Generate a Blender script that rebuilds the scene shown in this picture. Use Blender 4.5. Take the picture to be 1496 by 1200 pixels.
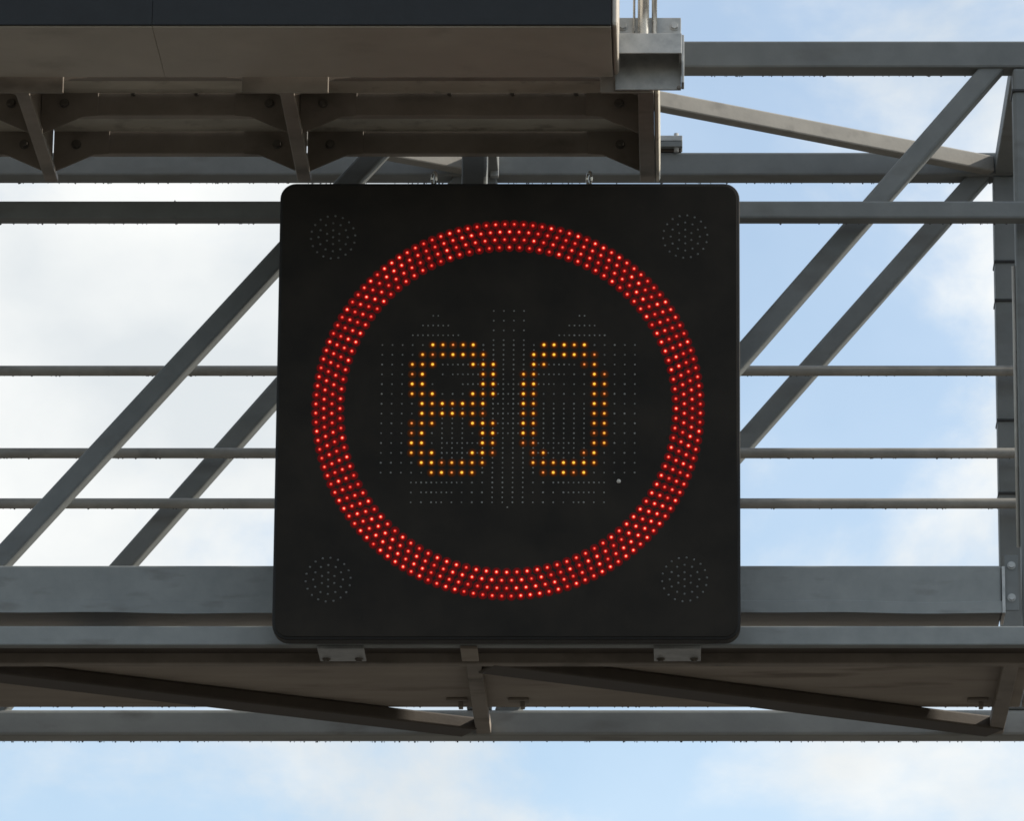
import bpy, bmesh, math, random
from mathutils import Vector, Matrix
random.seed(7)
for o in list(bpy.data.objects): bpy.data.objects.remove(o)
scene = bpy.context.scene
COL = scene.collection
R = math.radians

# ------------------------------------------------------------------ camera
PITCH = R(17.0); FPX = 8000.0; CX, CY = 1000.0, 600.0     # photo 1496 x 1200; lens axis right of centre (cropped frame)
EYE = 1.6
cam = bpy.data.cameras.new('camera'); camo = bpy.data.objects.new('camera', cam); COL.objects.link(camo)
cam.sensor_width = 36.0; cam.lens = 36.0*FPX/1496.0
cam.shift_x = (748.0-CX)/1496.0
cam.clip_start = 0.5; cam.clip_end = 9000.0
camo.location = (0, 0, EYE); camo.rotation_euler = (math.pi/2+PITCH, 0, 0)
scene.camera = camo
scene.render.resolution_x, scene.render.resolution_y = 1024, 822

# ------------------------------------------------------------------ world / sun / exposure
SUN_EL, SUN_AZ = R(33), R(82)
w = bpy.data.worlds.new('World'); scene.world = w; w.use_nodes = True
nt = w.node_tree; nt.nodes.clear()
def N(tree, typ, **kw):
    n = tree.nodes.new(typ)
    for k, v in kw.items(): setattr(n, k, v)
    return n
out = N(nt, 'ShaderNodeOutputWorld'); bg = N(nt, 'ShaderNodeBackground')
bg.inputs['Strength'].default_value = 0.14
sky = N(nt, 'ShaderNodeTexSky', sky_type='NISHITA', sun_disc=False, sun_elevation=SUN_EL, sun_rotation=SUN_AZ)
sky.air_density = 1.0; sky.dust_density = 0.8; sky.ozone_density = 1.5
tc = N(nt, 'ShaderNodeTexCoord'); mp = N(nt, 'ShaderNodeMapping')
mp.inputs['Location'].default_value = (27.85, 46.75, 20.26); mp.inputs['Scale'].default_value = (1.0, 1.0, 1.35)
n1 = N(nt, 'ShaderNodeTexNoise'); n1.inputs['Scale'].default_value = 10.0; n1.inputs['Detail'].default_value = 9; n1.inputs['Roughness'].default_value = 0.57
n1.inputs['Distortion'].default_value = 0.25
rp = N(nt, 'ShaderNodeValToRGB'); rp.color_ramp.elements[0].position = 0.42; rp.color_ramp.elements[1].position = 0.61
rp.color_ramp.interpolation = 'EASE'
rp.color_ramp.elements[0].color = (0.27, 0.27, 0.27, 1)
mx = N(nt, 'ShaderNodeMix', data_type='RGBA')
n2 = N(nt, 'ShaderNodeTexNoise'); n2.inputs['Scale'].default_value = 16.0; n2.inputs['Detail'].default_value = 6; n2.inputs['Roughness'].default_value = 0.5
nt.links.new(mp.outputs[0], n2.inputs['Vector'])
rp2 = N(nt, 'ShaderNodeValToRGB'); rp2.color_ramp.elements[0].position = 0.36; rp2.color_ramp.elements[1].position = 0.62
rp2.color_ramp.elements[0].color = (3.75, 3.98, 4.12, 1); rp2.color_ramp.elements[1].color = (4.85, 4.92, 4.85, 1)
nt.links.new(n2.outputs['Fac'], rp2.inputs[0]); nt.links.new(rp2.outputs[0], mx.inputs[7])
nt.links.new(tc.outputs['Generated'], mp.inputs['Vector']); nt.links.new(mp.outputs[0], n1.inputs['Vector'])
nt.links.new(n1.outputs['Fac'], rp.inputs[0]); nt.links.new(rp.outputs[0], mx.inputs[0])
tn = N(nt, 'ShaderNodeMix', data_type='RGBA', blend_type='MULTIPLY'); tn.inputs[0].default_value = 1.0; tn.inputs[7].default_value = (1.0, 1.03, 0.99, 1)
nt.links.new(sky.outputs[0], tn.inputs[6]); nt.links.new(tn.outputs[2], mx.inputs[6]); nt.links.new(mx.outputs[2], bg.inputs['Color'])
nt.links.new(bg.outputs[0], out.inputs[0])
sl = bpy.data.lights.new('sun', 'SUN'); sl.energy = 3.8; sl.angle = R(0.6); sl.color = (1.0, 0.91, 0.77)
so = bpy.data.objects.new('sun', sl); COL.objects.link(so)
sdir = Vector((math.sin(SUN_AZ)*math.cos(SUN_EL), math.cos(SUN_AZ)*math.cos(SUN_EL), math.sin(SUN_EL)))
so.rotation_euler = (-sdir).to_track_quat('-Z', 'Y').to_euler(); so.location = (20, 5, 30)
scene.view_settings.view_transform = 'Standard'; scene.view_settings.look = 'None'
scene.view_settings.gamma = 1.0; scene.view_settings.exposure = 0.55
scene.view_settings.use_curve_mapping = False
scene.render.engine = 'CYCLES'
scene.cycles.filter_width = 1.6

# ------------------------------------------------------------------ measuring helpers (photo pixel + known plane -> metres)
CP, SP = math.cos(PITCH), math.sin(PITCH)
def ray(px, py):
    v = (CY-py)/FPX
    return Vector(((px-CX)/FPX, CP-v*SP, SP+v*CP))
def Zat(py, Y): d = ray(CX, py); return EYE+Y/d.y*d.z
def Yat(py, Z): d = ray(CX, py); return (Z-EYE)/d.z*d.y
def Xat(px, py, Y): d = ray(px, py); return Y/d.y*d.x
def pt(px, py, Y): d = ray(px, py); t = Y/d.y; return Vector((t*d.x, Y, EYE+t*d.z))

# ------------------------------------------------------------------ materials
def noise_mat(name, c1, c2, rough=0.55, metal=0.0, scale=6.0, bump=0.04, bscale=90.0, stretch=(1, 1, 1), spec=0.4, streak=None, rvar=0.15):
    m = bpy.data.materials.new(name); m.use_nodes = True; t = m.node_tree; b = t.nodes['Principled BSDF']
    co = N(t, 'ShaderNodeNewGeometry'); mpn = N(t, 'ShaderNodeMapping'); mpn.inputs['Scale'].default_value = stretch
    t.links.new(co.outputs['Position'], mpn.inputs['Vector'])
    n = N(t, 'ShaderNodeTexNoise'); n.inputs['Scale'].default_value = scale; n.inputs['Detail'].default_value = 8; n.inputs['Roughness'].default_value = 0.6
    t.links.new(mpn.outputs[0], n.inputs['Vector'])
    r = N(t, 'ShaderNodeValToRGB'); r.color_ramp.elements[0].position = 0.32; r.color_ramp.elements[1].position = 0.68
    r.color_ramp.elements[0].color = (*c1, 1); r.color_ramp.elements[1].color = (*c2, 1)
    t.links.new(n.outputs['Fac'], r.inputs[0]); last = r.outputs[0]
    if streak:
        n3 = N(t, 'ShaderNodeTexNoise'); n3.inputs['Scale'].default_value = streak[1]; n3.inputs['Detail'].default_value = 6
        m3 = N(t, 'ShaderNodeMapping'); m3.inputs['Scale'].default_value = streak[2]
        t.links.new(co.outputs['Position'], m3.inputs['Vector']); t.links.new(m3.outputs[0], n3.inputs['Vector'])
        r3 = N(t, 'ShaderNodeValToRGB'); r3.color_ramp.elements[0].position = 0.56; r3.color_ramp.elements[1].position = 0.74
        t.links.new(n3.outputs['Fac'], r3.inputs[0])
        x = N(t, 'ShaderNodeMix', data_type='RGBA'); x.inputs[7].default_value = (*streak[0], 1)
        t.links.new(r3.outputs[0], x.inputs[0]); t.links.new(last, x.inputs[6]); last = x.outputs[2]
    t.links.new(last, b.inputs['Base Color'])
    b.inputs['Metallic'].default_value = metal; b.inputs['Specular IOR Level'].default_value = spec
    mr = N(t, 'ShaderNodeMapRange'); mr.inputs['To Min'].default_value = rough-rvar; mr.inputs['To Max'].default_value = rough+rvar
    t.links.new(n.outputs['Fac'], mr.inputs[0]); t.links.new(mr.outputs[0], b.inputs['Roughness'])
    if bump:
        n2 = N(t, 'ShaderNodeTexNoise'); n2.inputs['Scale'].default_value = bscale; n2.inputs['Detail'].default_value = 4
        t.links.new(co.outputs['Position'], n2.inputs['Vector'])
        bp = N(t, 'ShaderNodeBump'); bp.inputs['Strength'].default_value = bump; bp.inputs['Distance'].default_value = 0.01
        t.links.new(n2.outputs['Fac'], bp.inputs['Height']); t.links.new(bp.outputs[0], b.inputs['Normal'])
    return m
def emit_mat(name, col, strength):
    m = bpy.data.materials.new(name); m.use_nodes = True; t = m.node_tree; b = t.nodes['Principled BSDF']
    b.inputs['Base Color'].default_value = (0.006, 0.005, 0.005, 1); b.inputs['Specular IOR Level'].default_value = 0.05
    b.inputs['Emission Color'].default_value = (*col, 1); b.inputs['Emission Strength'].default_value = strength
    m.cycles.emission_sampling = 'NONE'
    return m
M = {}
M['paint'] = noise_mat('grey_paint', (0.142, 0.153, 0.156), (0.182, 0.194, 0.196), 0.58, scale=8, spec=0.25, streak=((0.125, 0.128, 0.125), 9, (0.35, 1, 1)))
M['worn'] = noise_mat('worn_grey_paint', (0.215, 0.232, 0.235), (0.27, 0.288, 0.29), 0.6, scale=9, spec=0.25, streak=((0.185, 0.19, 0.188), 14, (0.4, 1, 1.6)))
M['galv'] = noise_mat('galvanised_steel', (0.30, 0.31, 0.31), (0.46, 0.47, 0.47), 0.45, metal=0.35, scale=22, bump=0.03)
M['deck'] = noise_mat('dull_deck_plate', (0.27, 0.232, 0.196), (0.39, 0.341, 0.293), 0.7, scale=4, stretch=(0.4, 1.5, 1), streak=((0.19, 0.157, 0.127), 5, (0.5, 2, 1)))
M['frame'] = noise_mat('brown_grey_steel', (0.20, 0.175, 0.152), (0.30, 0.265, 0.232), 0.65, scale=5, streak=((0.135, 0.117, 0.10), 8, (0.5, 1, 1)))
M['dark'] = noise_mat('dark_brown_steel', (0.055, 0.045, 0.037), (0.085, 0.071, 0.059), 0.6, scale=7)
M['board'] = noise_mat('board_black', (0.012, 0.014, 0.016), (0.020, 0.023, 0.026), 0.6, scale=9, spec=0.3)
M['alu'] = noise_mat('board_casing', (0.43, 0.393, 0.345), (0.50, 0.46, 0.405), 0.55, scale=5, streak=((0.37, 0.337, 0.293), 6, (0.7, 1, 1)))
M['black'] = noise_mat('sign_black', (0.0155, 0.0140, 0.0122), (0.0275, 0.0240, 0.0200), 0.8, scale=6, bump=0.02, bscale=250, spec=0.14)
M['blackcase'] = noise_mat('sign_case_black', (0.004, 0.0035, 0.003), (0.007, 0.0062, 0.0055), 0.65, scale=8)
M['bolt'] = noise_mat('bolt_steel', (0.10, 0.09, 0.08), (0.18, 0.165, 0.15), 0.6, metal=0.2, scale=60, bump=0)
M['steel'] = noise_mat('bright_steel', (0.55, 0.55, 0.54), (0.70, 0.70, 0.68), 0.28, metal=0.85, scale=18, bump=0.01, rvar=0.08)
M['tie'] = noise_mat('cable_tie_black', (0.012, 0.012, 0.012), (0.02, 0.02, 0.02), 0.5, scale=30, bump=0)
M['cable'] = noise_mat('cable_pale', (0.42, 0.40, 0.36), (0.52, 0.50, 0.46), 0.5, scale=20, bump=0)
M['drop'] = noise_mat('grimy_water', (0.03, 0.03, 0.03), (0.05, 0.05, 0.05), 0.15, scale=40, bump=0, rvar=0.05)
M['dot'] = noise_mat('unlit_led', (0.08, 0.085, 0.082), (0.13, 0.135, 0.132), 0.35, scale=30, bump=0)
M['grid'] = noise_mat('unlit_matrix_led', (0.17, 0.175, 0.167), (0.26, 0.265, 0.252), 0.35, scale=30, bump=0)
M['ground'] = noise_mat('verge_ground', (0.048, 0.041, 0.024), (0.075, 0.063, 0.039), 0.9, scale=0.4)
M['asphalt'] = noise_mat('asphalt', (0.036, 0.033, 0.029), (0.050, 0.046, 0.041), 0.8, scale=1.5, bump=0.3, bscale=60)
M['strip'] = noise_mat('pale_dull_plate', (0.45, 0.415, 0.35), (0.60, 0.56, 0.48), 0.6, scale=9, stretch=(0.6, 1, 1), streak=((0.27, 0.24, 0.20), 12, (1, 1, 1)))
M['brace'] = noise_mat('warm_pale_paint', (0.20, 0.195, 0.18), (0.27, 0.262, 0.242), 0.6, scale=7, streak=((0.16, 0.155, 0.145), 11, (1, 1, 1)))  # paler, slightly warm finish of the upper braces and handrails
M['chord'] = noise_mat('weathered_grey_paint', (0.27, 0.275, 0.265), (0.36, 0.365, 0.35), 0.6, scale=7, stretch=(0.5, 1, 1), streak=((0.20, 0.195, 0.18), 10, (0.4, 1, 1)))
M['mark'] = noise_mat('road_paint', (0.6, 0.6, 0.57), (0.75, 0.75, 0.72), 0.6, scale=3)
EX = 2**-0.55
RED_HALO = [emit_mat('red_led_lens_halo_%s' % k, (1.0, 0.016, 0.010), s*EX) for k, s in (('dim', 0.60), ('mid', 0.70), ('strong', 0.84))]  # emissive lens domes also stand in for the camera halo
RED_CORE = [emit_mat('red_led_core_%s' % k, c, EX) for k, c in (('dim', (1.3, 0.26, 0.18)), ('mid', (1.5, 0.42, 0.28)), ('strong', (1.7, 0.70, 0.46)))]
RED_RIM = emit_mat('red_led_glow_rim', (1.0, 0.016, 0.020), 0.085*EX)  # added glowing rim: imitates camera bloom between the lamps
AMB_HALO = [emit_mat('amber_led_lens_halo_%s' % k, (1.0, 0.20, 0.004), s*EX) for k, s in (('dim', 0.13), ('mid', 0.20), ('strong', 0.26))]  # amber lens domes, likewise carrying the halo's bleed
AMB_CORE = [emit_mat('amber_led_core_%s' % k, c, EX) for k, c in (('dim', (1.0, 0.33, 0.10)), ('mid', (1.15, 0.55, 0.08)), ('strong', (1.3, 0.76, 0.09)))]
AMB_RIM = emit_mat('amber_led_glow_rim', (1.0, 0.25, 0.02), 0.032*EX)  # added faint rim glow in place of amber bloom

# ------------------------------------------------------------------ object helpers
WL = {}
def link_mesh(name, bm, mats, parent=None, origin=None, smooth=False):
    """bm in world metres -> object whose origin is its centre, child of parent (unrotated)"""
    if origin is None:
        lo = Vector((min(v.co[i] for v in bm.verts) for i in range(3))); hi = Vector((max(v.co[i] for v in bm.verts) for i in range(3)))
        origin = (lo+hi)/2
    for v in bm.verts: v.co -= origin
    me = bpy.data.meshes.new(name); bm.normal_update(); bm.to_mesh(me); bm.free()
    for m in (mats if isinstance(mats, list) else [mats]): me.materials.append(m)
    if smooth:
        for p in me.polygons: p.use_smooth = True
    o = bpy.data.objects.new(name, me); COL.objects.link(o); WL[o] = Vector(origin)
    if parent: o.parent = parent; o.location = origin-WL[parent]
    else: o.location = origin
    return o
def thing(name, loc, label, cat, group=None):
    o = bpy.data.objects.new(name, None); COL.objects.link(o); o.location = loc; WL[o] = Vector(loc)
    o.empty_display_size = 0.2
    o['label'] = label; o['category'] = cat
    if group: o['group'] = group
    return o
def add_box(bm, x0, x1, y0, y1, z0, z1, bev=0.0):
    vs = [bm.verts.new((x, y, z)) for x in (x0, x1) for y in (y0, y1) for z in (z0, z1)]
    fs = [(0, 1, 3, 2), (4, 6, 7, 5), (0, 4, 5, 1), (2, 3, 7, 6), (0, 2, 6, 4), (1, 5, 7, 3)]
    nf = [bm.faces.new([vs[i] for i in f]) for f in fs]
    if bev:
        es = list({e for f in nf for e in f.edges})
        bmesh.ops.bevel(bm, geom=es, offset=bev, segments=2, profile=0.5, affect='EDGES')
def box(name, x0, x1, y0, y1, z0, z1, mat, parent=None, bev=0.004, **k):
    bm = bmesh.new(); add_box(bm, x0, x1, y0, y1, z0, z1, bev); return link_mesh(name, bm, mat, parent, **k)
def add_beam(bm, p0, p1, wd, ht, side=None, bev=0.0):
    """rectangular bar p0->p1; wd along 'side', ht perpendicular to both"""
    p0, p1 = Vector(p0), Vector(p1); d = (p1-p0).normalized()
    s = Vector(side) if side else d.cross(Vector((0, 0, 1))); s = (s-d*s.dot(d)).normalized(); u = s.cross(d).normalized()
    vs = []
    for p in (p0, p1):
        for a, b in ((-1, -1), (1, -1), (1, 1), (-1, 1)): vs.append(bm.verts.new(p+s*(a*wd/2)+u*(b*ht/2)))
    nf = [bm.faces.new([vs[i] for i in f]) for f in ((3, 2, 1, 0), (4, 5, 6, 7), (0, 1, 5, 4), (1, 2, 6, 5), (2, 3, 7, 6), (3, 0, 4, 7))]
    bmesh.ops.recalc_face_normals(bm, faces=nf)
    if bev:
        bmesh.ops.bevel(bm, geom=list({e for f in nf for e in f.edges}), offset=bev, segments=2, profile=0.5, affect='EDGES')
def beam(name, p0, p1, wd, ht, mat, parent, side=None, bev=0.006):
    bm = bmesh.new(); add_beam(bm, p0, p1, wd, ht, side, bev); return link_mesh(name, bm, mat, parent)
def add_tube(bm, p0, p1, r, n=16):
    p0, p1 = Vector(p0), Vector(p1); d = p1-p0; q = d.to_track_quat('Z', 'Y').to_matrix().to_4x4()
    bmesh.ops.create_cone(bm, cap_ends=True, segments=n, radius1=r, radius2=r, depth=d.length, matrix=Matrix.Translation((p0+p1)/2) @ q)
def tube(name, p0, p1, r, mat, parent, n=16):
    bm = bmesh.new(); add_tube(bm, p0, p1, r, n); o = link_mesh(name, bm, mat, parent)
    for p in o.data.polygons: p.use_smooth = len(p.vertices) == 4
    return o
BOLT = {}
def bolt(p, r, mat, parent, axis='y', h=None):
    """hexagon bolt head with washer"""
    h = h or r*0.7; key = (round(r, 4), axis, mat.name)
    if key not in BOLT:
        bm = bmesh.new()
        bmesh.ops.create_cone(bm, cap_ends=True, segments=14, radius1=r*1.25, radius2=r*1.25, depth=r*0.3, matrix=Matrix.Translation((0, 0, r*0.15)))
        bmesh.ops.create_cone(bm, cap_ends=True, segments=6, radius1=r, radius2=r*0.93, depth=h, matrix=Matrix.Translation((0, 0, r*0.3+h/2)))
        rot = Matrix.Rotation(R(90), 3, 'X') if axis == 'y' else Matrix.Rotation(R(180), 3, 'X')
        for v in bm.verts: v.co = rot @ v.co
        me = bpy.data.meshes.new('bolt'); bm.to_mesh(me); bm.free(); me.materials.append(mat); BOLT[key] = me
    o = bpy.data.objects.new('bolt', BOLT[key]); COL.objects.link(o); o.parent = parent; o.location = Vector(p)-WL[parent]; WL[o] = Vector(p)
    return o
def poly_plate(name, pts, y0, y1, mat, parent, bev=0.0):
    """plate in the XZ plane"""
    bm = bmesh.new(); a = [bm.verts.new((x, y0, z)) for x, z in pts]; b = [bm.verts.new((x, y1, z)) for x, z in pts]; n = len(pts)
    bm.faces.new(a); bm.faces.new(b[::-1])
    for i in range(n): bm.faces.new((a[i], b[i], b[(i+1) % n], a[(i+1) % n]))
    bmesh.ops.recalc_face_normals(bm, faces=bm.faces[:])
    if bev: bmesh.ops.bevel(bm, geom=bm.edges[:], offset=bev, segments=1, affect='EDGES')
    return link_mesh(name, bm, mat, parent)

# ------------------------------------------------------------------ ground (below the frame; it lights the undersides)
def sheet(name, x0, x1, y0, y1, z, mat, kind='structure'):
    bm = bmesh.new(); bm.faces.new([bm.verts.new(c) for c in ((x0, y0, z), (x1, y0, z), (x1, y1, z), (x0, y1, z))])
    o = link_mesh(name, bm, mat, origin=Vector((0, 0, 0))); o['kind'] = kind; return o
sheet('ground', -4000, 4000, -4000, 4000, -0.02, M['ground'])
sheet('road', -9.0, 7.5, -1500, 1500, 0.0, M['asphalt'])
sheet('lane_marking', -8.2, -8.0, -1500, 1500, 0.004, M['mark'])
sheet('lane_marking', 6.5, 6.7, -1500, 1500, 0.004, M['mark'])
for k in range(-6, 12): sheet('lane_marking', -0.9, -0.75, k*9.0, k*9.0+3.0, 0.004, M['mark'])

# ------------------------------------------------------------------ key planes
YS = 17.65*CP                                   # face of the speed sign
YR = YS+0.24                                    # square mounting rail
YF = YS+0.35                                    # front truss plane
zAb = Zat(98, YF); zAt = Zat(59, YF)            # top chords
YFb = Yat(112, zAb)
YB = Yat(256, zAb); YBb = Yat(268.5, zAb); zBt = Zat(222, YB)
sA = zAt-zAb
YH = YS+0.21                                    # lower channel
zHt = Zat(915, YH); zHb = Zat(943, YH)
YHb = Yat(975, zHb)
YK = Yat(1075, zHb); YKb = Yat(1085, zHb); zKt = Zat(1037, YK)
zGt = Zat(827, YF); zGb = Zat(896, YF)
print('planes', YS, YF, YFb, YB, YBb, 'zA', zAb, zAt, zBt, 'H', YH, YHb, 'K', YK, YKb, zHb, zKt, 'G', zGt, zGb)
XM = Xat(694, 150, YF); XR = Xat(1499, 150, YF); DX = XR-XM
nodes = [XM-2*DX, XM-DX, XM, XR, XR+DX, XR+2*DX]
XL0, XL1 = nodes[0]-0.3, nodes[-1]+0.3

# ------------------------------------------------------------------ the gantry
G = thing('gantry', (XM, (YF+YB)/2, 0), 'grey painted steel lattice gantry with rails and diagonal bracing crossing behind the signs', 'gantry')
box('top_chord', XL0, XL1, YF, YFb, zAb, zAt, M['paint'], G, 0.008)
box('top_chord', XL0, XL1, YB, YBb, zAb, zBt, M['paint'], G, 0.008)
box('bottom_chord', XL0, XL1, YK, YKb, zHb, zKt, M['chord'], G, 0.012)
pw = 0.085
yfm = (YF+YFb)/2; ybm = (YB+YBb)/2; ykm = (YK+YKb)/2
for i, X in enumerate(nodes):
    box('post', X-pw/2, X+pw/2, YF+0.003, YFb-0.003, zHt, zAb, M['paint'], G, 0.011)
    box('post', X-pw/2-0.006, X+pw/2-0.006, YB+0.003, YBb-0.003, zKt, zAb, M['paint'], G, 0.006)
    box('transverse_tie', X-pw/2, X+pw/2, YFb, YB, zAb+0.006, zAb+0.075, M['paint'], G, 0.005)
# diagonals of the front and the back lattice, one per panel
def lattice(y, pa, pb, dep):
    """pa, pb: two photo points of the right-hand diagonal's centre line in plane y"""
    a, b = pt(*pa, y), pt(*pb, y); s = (a.z-b.z)/(a.x-b.x)
    return a, s
aF, sF = lattice(yfm, (1447, 105), (1082, 524), 0)
aB, sB = lattice(ybm, (1424, 267), (1082, 654), 0)
for k in (-2, -1, 0, 1):
    zl = zGt-0.05; a = aF+Vector((k*DX, 0, 0.05))
    a.x += 0.05/sF
    e = Vector((a.x-(a.z-zl)/sF, yfm, zl))
    if k == -1: a.x += 0.035
    beam('diagonal_brace', a-(a-e).normalized()*0.03, e, 0.070, 0.068, M['paint'], G, side=(0, 1, 0), bev=0.010)
    zl = zKt-0.02; a = aB+Vector((k*DX, 0, 0.065)); a.x += 0.065/sB
    e = Vector((a.x-(a.z-zl)/sB, ybm, zl))
    if k == -1: a.x += 0.025; e.x += 0.08
    beam('diagonal_brace', a-(a-e).normalized()*0.03, e, 0.070, 0.068, M['paint'], G, side=(0, 1, 0), bev=0.010)
# plan bracing between the top chords
for k in (-2, -1, 0, 1):
    zc = zAb+0.034
    p0 = Vector((XM+k*DX+0.06, YFb+0.02, zc)); p1 = Vector((XR+k*DX-0.058, YB-0.004, zc))
    beam('plan_brace', p0, p1, 0.055, 0.060, M['brace'], G)
# square mounting rail the speed sign hangs on
zRb, zRt = Zat(319, YR), Zat(293, YR); YRb = min(Yat(328, zRb), YF-0.004)
XJ = Xat(255, 310, YR)
mr_ = box('mounting_rail', XL0, XL1, YR, YRb, zRb, zRt, M['paint'], G, 0.008)
box('weld_seam', XJ-0.002, XJ+0.002, YR-0.0008, YRb+0.0008, zRb-0.0008, zRt+0.0008, M['paint'], mr_, 0.0005)
# hand rails of the walkway
YP = YB-0.10
for py in (542, 662.5, 736):
    z = Zat(py, YP); tube('handrail', (XL0, YP, z), (XL1, YP, z), 0.0182, M['brace'], G)
# kick beam along the walkway, one length on each side of the posts
XG1 = Xat(1463, 860, YF)
zlip = Zat(880, YF)
for x0, x1 in ((XL0, XG1-DX-0.09), (XG1-DX+0.01, XG1), (XG1+0.12, XL1)):
    kb = box('kick_beam', x0, x1, YF-0.004, YF+0.215, zGb, zGt, M['worn'], G, 0.007)
    # wavy lower lip
    bm = bmesh.new(); n = max(4, int((x1-x0)/0.05)); rows = []
    for i in range(n+1):
        x = x0+(x1-x0)*i/n; dz = 0.003*math.sin(x*5.3)+0.002*math.sin(x*13+1)
        rows.append([bm.verts.new(c) for c in ((x, YF-0.0075, zlip+dz), (x, YF-0.0095, zGb-0.002+dz*0.7), (x, YF-0.003, zGb-0.002+dz*0.7), (x, YF-0.003, zlip+0.003+dz))])
    for i in range(n):
        for j in range(4): bm.faces.new((rows[i][j], rows[i+1][j], rows[i+1][(j+1) % 4], rows[i][(j+1) % 4]))
    bm.faces.new(rows[0]); bm.faces.new(rows[-1][::-1]); bmesh.ops.recalc_face_normals(bm, faces=bm.faces[:])
    link_mesh('lip', bm, M['worn'], kb)
    box('end_plate', x1+0.001, x1+0.012, YF-0.012, YF+0.14, zGb-0.004, zGt-0.005, M['galv'], kb, 0.002)
# splice plate with bolts at the right-hand post
sp = box('splice_plate', Xat(1468, 860, YF), Xat(1488, 860, YF), YF-0.004, YF+0.002, Zat(893, YF), Zat(812, YF), M['paint'], G, 0.002)
for px, py in ((1477.5, 827), (1478, 874)): bolt(pt(px, py, YF-0.004), 0.011, M['galv'], sp)
# lower channel, open underneath
H = []
H.append(box('channel_flange', XL0, XL1, YH, YH+0.045, zHb, zHt, M['worn'], G, 0.005))
H.append(box('channel_flange', XL0, XL1, YHb-0.045, YHb, zHb, zHt-0.02, M['frame'], G, 0.005))
box('channel_web', XL0, XL1, YH+0.045, YHb-0.045, zHt-0.03, zHt-0.012, M['dark'], G, 0.002)  # shade inside the channel is put into the dark web colour
def cross_plate(px0, px1, mat, withbolts=True):
    x0, x1 = Xat(px0, 957, YH), Xat(px1, 957, YH)
    o = box('clamp_plate', x0, x1, YH+0.004, Yat(967, zHb-0.012), zHb-0.012, zHb-0.001, mat, G, 0.002)
    if withbolts:
        yy = YH+0.13
        for px in (px0+10, px1-10): bolt((Xat(px, 957, YH), yy, zHb-0.012), 0.011, M['bolt'], o, 'z')
cross_plate(463, 531, M['galv']); cross_plate(955, 1024, M['galv']); cross_plate(672, 697, M['deck'], False)
# walkway deck
zD = zHb+0.045; YD1 = Yat(1034, zD)
XQ = nodes
for i in range(len(XQ)-1):
    box('deck_plate', XQ[i]+0.004, XQ[i+1]-0.004, YHb+0.002, YD1, zD, zD+0.03, M['deck'], G, 0.003)
for X, px0 in ((XM, 680), (XR, 1466)):
    x0 = Xat(px0, 976, YHb)
    t = box('cross_bearer', x0, x0+0.052, YHb+0.001, YK-0.001, zHb+0.004, zHb+0.040, M['frame'], G, 0.004)
    for sx in (-0.05, 0.105):
        bolt((x0+sx, YHb+0.03, zD), 0.008, M['bolt'], t, 'z')
        a = x0+sx*1.35-0.02
        c = box('deck_clip', a, a+0.07, YD1-0.14, YD1-0.10, zD-0.010, zD-0.001, M['frame'], t, 0.002)
        box('clip_leg', a+0.04, a+0.055, YD1-0.12, YD1-0.08, zD-0.028, zD-0.010, M['frame'], c, 0.002)
for k in (-2, -1, 0, 1):
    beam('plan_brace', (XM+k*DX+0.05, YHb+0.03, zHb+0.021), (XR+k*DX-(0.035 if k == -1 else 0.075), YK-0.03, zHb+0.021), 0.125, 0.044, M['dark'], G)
# cable ties and cable on the right-hand posts
xb0 = XR-pw/2-0.006
for py in (382, 438.5, 614, 721):
    z = Zat(py, YB)
    box('cable_tie', xb0-0.003, xb0+pw+0.003, YB-0.003, YBb+0.003, z-0.0045, z+0.0045, M['tie'], G, 0.001)
z = Zat(132, YF); box('cable_tie', XR-pw/2-0.004, XR+pw/2+0.004, YF-0.004, YFb+0.004, z-0.0045, z+0.0045, M['tie'], G, 0.001)
xc = XR-pw/2-0.006
tube('conduit_or_sun_edge', (xc, YFb-0.02, Zat(802, YFb)), (xc, YFb-0.02, Zat(392, YFb)), 0.006, M['cable'], G, 8)
# end columns standing on the verge, outside the frame
for X in (XL0+0.2, XL1-0.2):
    for y in (yfm, ykm): box('column', X-0.1, X+0.1, y-0.1, y+0.1, 0.0, zHb-0.001 if y == ykm else zHb-0.001, M['paint'], G, 0.01)
# hanging rain drops along the lower edges
bm = bmesh.new()
def drops(x0, x1, y, z, n, r0=0.0013, r1=0.0030):
    for _ in range(n):
        r = random.uniform(r0, r1)*random.choice((0.7, 1, 1))
        bmesh.ops.create_icosphere(bm, subdivisions=1, radius=r, matrix=Matrix.Translation((random.uniform(x0, x1), y-random.uniform(0, 0.004), z-r*0.25)) @ Matrix.Diagonal((random.uniform(0.9, 1.6), 1, 1.0, 1)))
xa, xb = Xat(-40, 300, YF), Xat(1520, 300, YF)
drops(0, xb, YFb-0.004, zAb, 50); drops(xa, xb, YBb-0.004, zAb, 150); drops(xa, xb, YRb-0.004, zRb, 60)
for py in (542, 662.5, 736): drops(xa*1.05, xb*1.05, YP+0.004, Zat(py, YP)-0.0178, 110)
drops(xa*1.1, xb*1.1, YKb-0.003, zHb, 170, 0.0013, 0.0030); drops(xa*1.1, xb*1.1, YD1-0.003, zD, 120)
dr = link_mesh('water_drops', bm, M['drop'], G, smooth=True); dr['kind'] = 'stuff'

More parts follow.
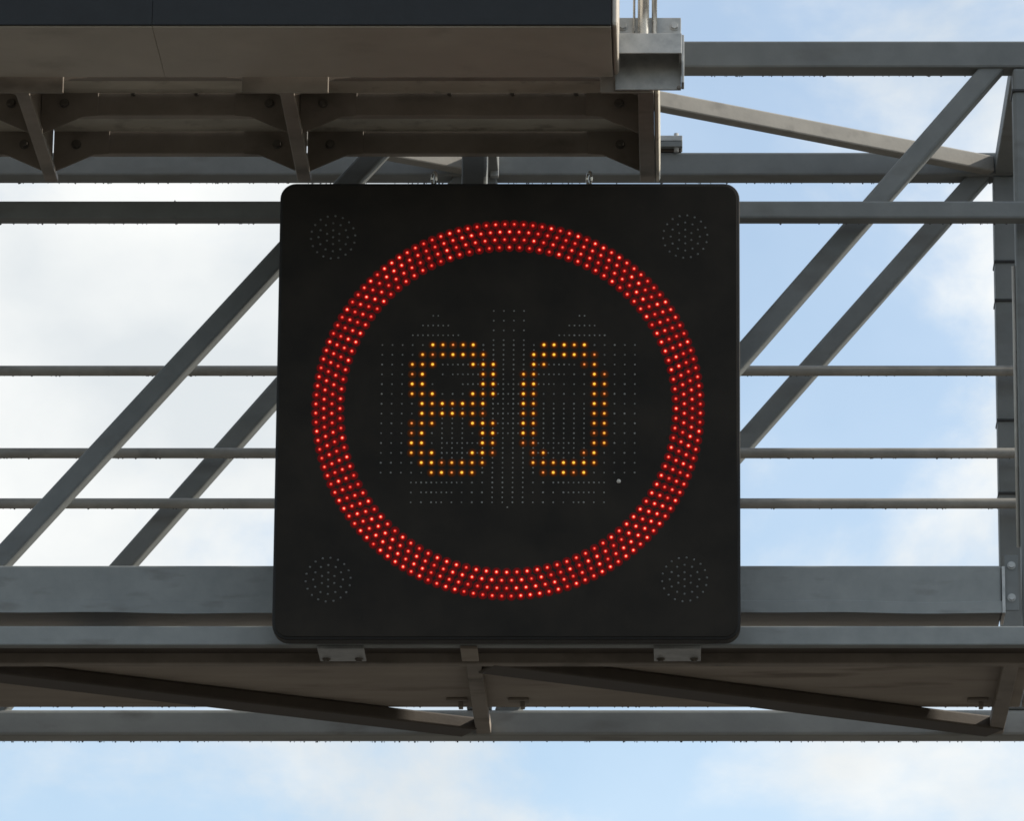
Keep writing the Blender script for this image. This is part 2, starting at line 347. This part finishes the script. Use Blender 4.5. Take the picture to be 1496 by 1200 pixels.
# ------------------------------------------------------------------ support frame under the message board
YA1 = YF-0.012; za = Zat(266, YA1)
arm_px = ((66, 85), (435, 455), (935, 957))
SF = thing('support_frame', (Xat(445, 265, YB), YFb, za), 'brown grey steel frame with wedge gussets hanging under the dark message board', 'frame')
Y1 = Yat(200, za); Y2 = Yat(255, za); Y0 = Yat(145, za); YA0 = Yat(136, za)
zDb, zDt = Zat(168, Y1), Zat(131, Y1)
arms = []
for a, b in arm_px:
    x0, x1 = Xat(a, 266, YA1), Xat(b, 266, YA1)
    arms.append((x0, x1))
    o = box('support_arm', x0, x1, YA0, YA1, za, za+0.022, M['frame'], SF, 0.003)
    box('arm_web', x0+0.012, x1-0.012, YA0+0.01, Y2-0.002, za+0.023, zDt-0.002, M['frame'], SF, 0.002)
print('frame', Y0, Y1, Y2, 'YB', YB, zDb-za, zDt-za)
box('sun_edge_trim', arms[2][1]+0.0005, arms[2][1]+0.018, YA0+0.004, YA1+0.004, za-0.002, zDt, M['strip'], SF, 0.013)  # added pale trim, chamfered wide to make the arm's sunlit sliver
for yi, Y in enumerate((Y0, Y1, Y2)):
    segs = [(arms[0][0]-1.1, arms[0][0]+0.010), (arms[0][1]-0.010, arms[1][0]+0.010), (arms[1][1]-0.010, arms[2][0]+0.010)]
    for x0, x1 in segs: box('cross_member', x0, x1, Y+0.0045, Y+0.040, zDb, zDt, M['frame'], SF, 0.004)
    for ai, (x0, x1) in enumerate(arms):
        for s in (-1, 1):
            if ai == 2 and s == 1: continue
            e = x0+0.010 if s < 0 else x1-0.010
            L = 0.185
            g = poly_plate('gusset', [(e, zDt-0.004), (e+s*L, zDt-0.004), (e+s*L, zDb-0.003), (e+s*(L-0.05), zDb-0.006), (e+s*0.004, za+0.010), (e, za+0.010)], Y, Y+0.004, M['frame'], SF, 0.001)
            if yi: bolt((e+s*0.075, Y, zDb+0.040 if yi == 1 else zDb+0.030), 0.013, M['bolt'], g)
# deck strips above the cross members, bolts along the middle one
for j, (ya, yb_) in enumerate(((Y0+0.041, Y1-0.001), (Y1+0.041, Y2-0.001))):
    for x0, x1 in ((arms[0][0]-1.1, arms[0][1]-0.012), (arms[0][1]-0.010, arms[1][1]-0.012), (arms[1][1]-0.010, arms[2][1]-0.012)):
        box('deck_strip', x0, x1, ya, yb_, zDt-0.012, zDt+0.004, M['strip'], SF, 0.001)
for px in (195, 287, 657, 749, 842):
    p = pt(px, 137, Y1+0.0045); bolt(p, 0.007, M['bolt'], SF)
for (x0, x1), (l, r_) in zip(arms, ((0.13, 0.11), (0.12, 0.11), (0.12, 0.0))):
    yc = YA0-0.012
    box('cleat', x0-l, x1+r_, yc+0.002, yc+0.0115, Zat(135, yc), Zat(103, yc), M['frame'], SF, 0.003)

# ------------------------------------------------------------------ message board above (only its foot is in the frame)
zMb = Zat(112.5, YA0-0.035); YM = Yat(37.5, zMb); YMb = Yat(112.5, zMb)
print('board', YM, YMb, zMb)
xM1 = Xat(893, 37, YM); xM0 = xM1-4.2; zMt = zMb+1.9
MB = thing('message_board', ((xM0+xM1)/2, (YM+YMb)/2, zMb), 'large dark message board with brown grey casing cut off by the top of the picture', 'sign')
box('casing', xM0, xM1, YM+0.02, YMb-0.02, zMb+0.02, zMt, M['alu'], MB, 0.004)
XS = Xat(222, 37, YM)
for x0, x1 in ((xM0, XS-0.0003), (XS+0.0003, xM1-0.001)):
    box('bottom_panel', x0, x1, YM+0.012, YMb, zMb, zMb+0.019, M['alu'], MB, 0.002)
    box('front_panel', x0, x1, YM, YM+0.011, zMb+0.004, zMt, M['board'], MB, 0.002)
box('side_panel', xM1+0.0005, xM1+0.020, YM+0.002, YMb-0.004, zMb+0.002, zMt, M['alu'], MB, 0.013)

# ------------------------------------------------------------------ galvanised bracket and pipes at the board's end
YV = YMb+0.02
bx0, bx1 = Xat(899, 80, YV), Xat(995, 80, YV)
BR = thing('clamp_bracket', ((bx0+bx1)/2, YV, Zat(133, YV)), 'galvanised hooded bracket bolted to the top chord beside the message board', 'bracket')
bp = box('back_plate', bx0, bx1, YV-0.010, YV-0.001, Zat(132.5, YV), Zat(27, YV), M['galv'], BR, 0.002)
for px, py in ((910, 38), (985.5, 38)): bolt(pt(px, py, YV-0.010), 0.0125, M['galv'], bp)
YL = YV-0.135
hx0, hx1 = Xat(897, 60, YL), Xat(996, 60, YL)
box('hood_lip', hx0, hx1, YL, YL+0.008, Zat(77.5, YL), Zat(48, YL), M['galv'], BR, 0.002)
zh = Zat(48, YL)
box('hood_top', hx0, hx1, YL+0.008, YV-0.0105, zh-0.010, zh-0.001, M['galv'], BR, 0.001)
box('side_cheek', hx1-0.009, hx1, YL+0.0085, YV-0.0105, Zat(77.5, YL)+0.001, zh-0.011, M['galv'], BR, 0.001)
ck = box('end_cheek', bx1+0.0006, bx1+0.010, YV-0.06, YV+0.003, Zat(130, YV), Zat(60, YV), M['galv'], BR, 0.002)
bolt(pt(992, 128, YV-0.062), 0.006, M['bolt'], ck)
YU = YV-0.055
top = Zat(-260, YU)
def riser(px, wpx, name, label, mat, y=YU):
    x = Xat(px, 30, y); r = wpx/2/FPX*y/CP*1.0
    o = tube(name, (x, y, zh-0.0005), (x, y, top), r, mat, None, 16); o['label'] = label; o['category'] = 'pipe'
riser(940, 17, 'riser_pipe', 'thick bright steel riser pipe standing on the galvanised bracket', M['steel'])
riser(926.5, 3.5, 'riser_rod', 'thin steel rod left of the thick riser pipe', M['steel'], YU+0.02)
riser(956, 8, 'riser_rod', 'slim steel rod right of the thick riser pipe', M['steel'], YU+0.02)
# small clamp on the back chord
cx0, cx1 = Xat(944, 210, YB), Xat(997, 210, YB)
CL = thing('chord_clamp', ((cx0+cx1)/2, YB-0.02, zBt), 'small two plate steel clamp sitting on the back top chord', 'clamp')
yq = YB-0.03
box('upper_plate', cx0, cx1, yq, YBb, Zat(205.5, yq), Zat(197.5, yq), M['galv'], CL, 0.002)
lp = box('lower_plate', cx0, cx1, yq, yq+0.025, Zat(214, yq), Zat(206, yq), M['paint'], CL, 0.002)
box('packer', cx0, cx1-0.004, yq+0.03, YBb, zBt+0.001, Zat(206, yq)-0.001, M['dark'], CL, 0.001)
tube('clamp_bolt', pt(988, 222, yq+0.014), pt(988, 195, yq+0.014), 0.0085, M['galv'], CL, 8)
# short hanger on the back chord behind the board
x0 = Xat(717, 240, YB); HG = box('hanger_strap', x0, Xat(729, 240, YB), YB-0.03, YB-0.004, Zat(257, YB-0.03), zAt+0.1, M['galv'], None, 0.002)
HG['label'] = 'short pale steel strap hanging in front of the back top chord above the speed sign'; HG['category'] = 'strap'
x0 = Xat(708.5, 240, YF); tb = tube('conduit_or_sun_edge', (x0, YF+0.05, Zat(300, YF)), (x0, YF+0.05, zAb-0.002), 0.005, M['steel'], G, 8)  # added bright rod imitating the sunlit right side of the post

# ------------------------------------------------------------------ the speed sign
TILT = R(2.4)
rc = pt(742.3, 597.4, YS)                        # centre of the red ring on the sign face
HALF = 0.75
SG = bpy.data.objects.new('speed_sign', None); COL.objects.link(SG)
rot = Matrix.Rotation(TILT, 4, 'X')
base = rc+rot.to_3x3() @ Vector((0, 0, -HALF)); SG.matrix_world = Matrix.Translation(base) @ rot
SG['label'] = 'black square speed limit sign showing amber 80 inside a red ring of lights'; SG['category'] = 'sign'
LOFF = Vector((0, 0, HALF))                      # local coordinates below are measured from the ring's centre
def sobj(name, me, loc=(0, 0, 0), parent=SG):
    o = bpy.data.objects.new(name, me); COL.objects.link(o); o.parent = parent; o.location = (Vector(loc)+LOFF) if parent is SG else Vector(loc); return o
def rrect(hw, hh, r, n=8, cx=0, cz=0):
    P = []
    for qx, qz, a0 in ((1, 1, 0), (-1, 1, 90), (-1, -1, 180), (1, -1, 270)):
        for i in range(n+1):
            a = R(a0+90*i/n); P.append((cx+qx*(hw-r)+r*math.cos(a), cz+qz*(hh-r)+r*math.sin(a)))
    return P
def loft(name, loops, mats):
    """loops: list of (points, y); closed skin with capped ends"""
    bm = bmesh.new(); V = [[bm.verts.new((x, y, z)) for x, z in P] for P, y in loops]; n = len(V[0])
    for a, b in zip(V, V[1:]):
        for i in range(n): bm.faces.new((a[i], a[(i+1) % n], b[(i+1) % n], b[i]))
    bm.faces.new(V[0][::-1]); bm.faces.new(V[-1]); bmesh.ops.recalc_face_normals(bm, faces=bm.faces[:])
    me = bpy.data.meshes.new(name); bm.to_mesh(me); bm.free(); me.materials.append(mats); return me
hw = 0.748; rr = 0.052
HH = 0.761
ru = rrect(hw, HH, rr)
DP = 0.125
hs = sobj('housing', loft('housing', [(rrect(hw-0.008, HH-0.008, rr-0.008), 0.0035), (rrect(hw-0.002, HH-0.002, rr-0.002), 0.005), (ru, 0.009), (ru, DP*0.55), (rrect(hw-0.008, HH-0.008, rr-0.004), DP*0.8), (rrect(hw-0.03, HH-0.03, rr-0.02), DP)], M['blackcase']))
sobj('front_panel', loft('front_panel', [(rrect(hw-0.0105, HH-0.0105, rr-0.011), 0.0), (rrect(hw-0.0095, HH-0.0095, rr-0.010), 0.001), (rrect(hw-0.0095, HH-0.0095, rr-0.010), 0.0034)], M['black']))
SC = 8000/17.65
def disc_dome(r_halo, h_halo, r_core, h_core, mats, r_rim=0):
    bm = bmesh.new()
    def dome(r, h, y0, seg, rings, mi):
        prev = None
        for k in range(rings+1):
            t = k/rings*math.pi/2; rr_, y = r*math.cos(t), y0-h*math.sin(t)
            if k == rings: vs = [bm.verts.new((0, y, 0))]
            else: vs = [bm.verts.new((rr_*math.cos(2*math.pi*i/seg), y, rr_*math.sin(2*math.pi*i/seg))) for i in range(seg)]
            if prev:
                for i in range(seg):
                    f = bm.faces.new((prev[i], prev[(i+1) % seg], vs[0]) if len(vs) == 1 else (prev[i], prev[(i+1) % seg], vs[(i+1) % seg], vs[i])); f.material_index = mi; f.smooth = True
            prev = vs
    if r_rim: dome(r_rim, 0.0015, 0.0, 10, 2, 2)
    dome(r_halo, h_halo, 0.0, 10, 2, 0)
    if r_core: dome(r_core, h_core, -h_halo*0.75, 8, 2, 1)
    bmesh.ops.recalc_face_normals(bm, faces=bm.faces[:])
    me = bpy.data.meshes.new('led'); bm.to_mesh(me); bm.free()
    for m in mats: me.materials.append(m)
    return me
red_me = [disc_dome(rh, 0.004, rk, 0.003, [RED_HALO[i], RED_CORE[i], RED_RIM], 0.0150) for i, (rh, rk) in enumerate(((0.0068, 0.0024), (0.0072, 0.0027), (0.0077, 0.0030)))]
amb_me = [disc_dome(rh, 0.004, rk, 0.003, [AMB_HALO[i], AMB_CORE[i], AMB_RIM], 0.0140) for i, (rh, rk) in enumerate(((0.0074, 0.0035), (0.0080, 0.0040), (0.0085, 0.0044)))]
rings = ((281.0, 128, 0.5), (269.3, 120, 0.0), (257.6, 112, 0.5), (245.6, 104, 0.0))
def pick(z): return random.choices((0, 1, 2), weights=(3, 5, 2) if z > -0.3 else (2, 3, 5))[0]
stuffpos = []
for ri, (rad, n, ph) in enumerate(rings):
    r_ = rad/SC
    for i in range(n):
        a = math.pi/2+2*math.pi*(i+ph)/n; x, z = r_*math.cos(a), r_*math.sin(a); k = pick(z)
        if ri in (0, 3): sobj('red_led', red_me[k], (x, -0.0004, z))
        else: stuffpos.append((x, z, k))
def joined(name, items, meshes, mats):
    vs, fs, mi = [], [], []
    for x, z, k in items:
        me = meshes[k]; b = len(vs)
        vs += [(v.co.x+x, v.co.y-0.0004, v.co.z+z) for v in me.vertices]
        for p in me.polygons: fs.append([b+i for i in p.vertices]); mi.append(p.material_index+k*len(me.materials))
    me = bpy.data.meshes.new(name); me.from_pydata(vs, [], fs)
    for m in mats: me.materials.append(m)
    for p, m_ in zip(me.polygons, mi): p.material_index = m_; p.use_smooth = True
    return sobj(name, me)
o = joined('red_led_rows', stuffpos, red_me, [m for i in range(3) for m in (RED_HALO[i], RED_CORE[i], RED_RIM)]); o['kind'] = 'stuff'
# amber digits
PITCHM = 14.80/SC
def cell(c, r): return ((c-12.5)*PITCHM, (6.5-r)*PITCHM*1.003)
E8 = {0: '56789', 1: '4567890'}
eight = [(5, 9), (4, 10), (3, 5, 9, 11), (3, 4, 10, 11), (3, 4, 10, 11), (3, 5, 9, 11), (4, 10), (4, 10), (3, 5, 9, 11), (3, 4, 10, 11), (3, 4, 10, 11), (3, 5, 9, 11), (4, 10), (5, 9)]
zero = [(16, 20), (15, 21), (15, 16, 20, 21)]+[(14, 15, 21, 22)]*8+[(15, 16, 20, 21), (15, 21), (16, 20)]
lit = set()
for pat in (eight, zero):
    for r_, spec in enumerate(pat):
        for a, b in zip(spec[::2], spec[1::2]):
            for c in range(a, b+1): lit.add((c, r_))
for c, r_ in sorted(lit):
    x, z = cell(c, r_); k = random.choices((0, 1, 2), weights=(2, 4, 5))[0]
    sobj('amber_led', amb_me[k], (x, -0.0004, z))
# unlit dots of the matrix
dots = set()
for r_ in range(14):
    for c in range(26):
        if (c, r_) not in lit:
            if c in range(5, 10) and r_ in (3, 4) and c < 8 and random.random() < 0.5: continue
            dots.add((c, r_))
for i, (a, b) in enumerate(((5, 5.5), (4, 6.5), (3, 7.5))):
    c = a
    while c <= b: dots.add((c, i-3)); dots.add((25-c, i-3)); c += 0.5
for r2 in range(-7, 32):
    r_ = r2/2
    for c in (11, 12, 13, 14):
        if r_ < -0.6 and r_ == int(r_): continue
        if (c, r_) not in lit: dots.add((c, r_))
for r_ in (14, 15, 16):
    for c in range(3, 23): dots.add((c, r_))
for c2 in range(6, 17): dots.add((c2/2, 14)); dots.add((25-c2/2, 14))
for c2 in range(8, 15): dots.add((c2/2, 15)); dots.add((25-c2/2, 15))
for c in (5.5, 19.5): dots.add((c, 16))
dots |= {(12.5, 16.5), (12, 15.5), (13, 15.5)}
for c2 in range(12, 20):
    for r_ in (2, 10.0, 11): dots.add((c2/2, r_)); dots.add((25-c2/2, r_))
for c2 in range(14, 20): dots.add((c2/2, 3)); dots.add((25-c2/2, 3))
for c2 in range(16, 20): dots.add((c2/2, 4)); dots.add((25-c2/2, 4))
for c2 in range(23, 28):
    for r_ in range(4, 10): dots.add((c2/2, r_))
for r2 in range(12, 24):
    for c in (6, 7, 8, 16, 17, 18, 19, 20): dots.add((c, r2/2))
for r2 in range(0, 26): dots.add((10.0, r2/2)); dots.add((15.0, r2/2))
dots = {(c, r_) for c, r_ in dots if (c, r_) not in lit}
dot_me = [disc_dome(0.0032, 0.0016, 0, 0, [M['grid']]), disc_dome(0.0026, 0.0013, 0, 0, [M['grid']])]
o = joined('unlit_led_dots', [(*cell(c, r_), random.choice((0, 1, 1)) if c == int(c) and r_ == int(r_) else 1) for c, r_ in sorted(dots)], dot_me, [M['grid'], M['grid']]); o['kind'] = 'stuff'
# four corner lanterns, unlit
def face_local(px, py):
    """where the sight line through a photo point meets the sign's face, in ring-centred local metres"""
    d = ray(px, py); nrm = rot.to_3x3() @ Vector((0, -1, 0)); eye = Vector((0, 0, EYE))
    t = (rc-eye).dot(nrm)/d.dot(nrm); q = rot.to_3x3().transposed() @ (eye+d*t-rc); return q.x, q.z
cl_me = [disc_dome(0.0036, 0.002, 0, 0, [M['dot']])]
for px, py in ((486.6, 346.6), (1000.9, 345.8), (479.3, 847.5), (1000, 847.2)):
    x, z = face_local(px, py); it = [(x, z, 0)]
    for n, rad, ph in ((6, 10.45, 0), (12, 21.5, 0), (18, 32.6, 5.2)):
        for i in range(n):
            a = R(90-ph-360*i/n); it.append((x+rad/SC*math.cos(a), z+rad/SC*math.sin(a), 0))
    o = joined('corner_lantern', it, cl_me, [M['dot']]); o['kind'] = 'stuff'
# a paler stuck drop
x, z = face_local(904, 703.5); sobj('stuck_drop', disc_dome(0.007, 0.004, 0, 0, [M['cable']]), (x, -0.0004, z))
# lifting eyes on top
for px in (632, 860):
    x, _ = face_local(px, 300); bm = bmesh.new()
    n, mR, mr = 14, 0.017, 0.005; V = []
    for i in range(n):
        a = 2*math.pi*i/n; ring = []
        for j in range(7):
            b = 2*math.pi*j/7; q = mR+mr*math.cos(b); ring.append(bm.verts.new((mr*math.sin(b), 0.07+q*math.cos(a), 0.797+q*1.25*math.sin(a))))
        V.append(ring)
    for i in range(n):
        for j in range(7): bm.faces.new((V[i][j], V[(i+1) % n][j], V[(i+1) % n][(j+1) % 7], V[i][(j+1) % 7]))
    bmesh.ops.rotate(bm, verts=bm.verts[:], cent=(0, 0.07, 0.77), matrix=Matrix.Rotation(R(25), 3, 'Z'))
    bmesh.ops.create_cone(bm, cap_ends=True, segments=10, radius1=0.011, radius2=0.009, depth=0.022, matrix=Matrix.Translation((0, 0.07, 0.768)))
    bmesh.ops.recalc_face_normals(bm, faces=bm.faces[:])
    me = bpy.data.meshes.new('lifting_eye'); bm.to_mesh(me); bm.free(); me.materials.append(M['steel'])
    sobj('lifting_eye', me, (x, 0, 0))
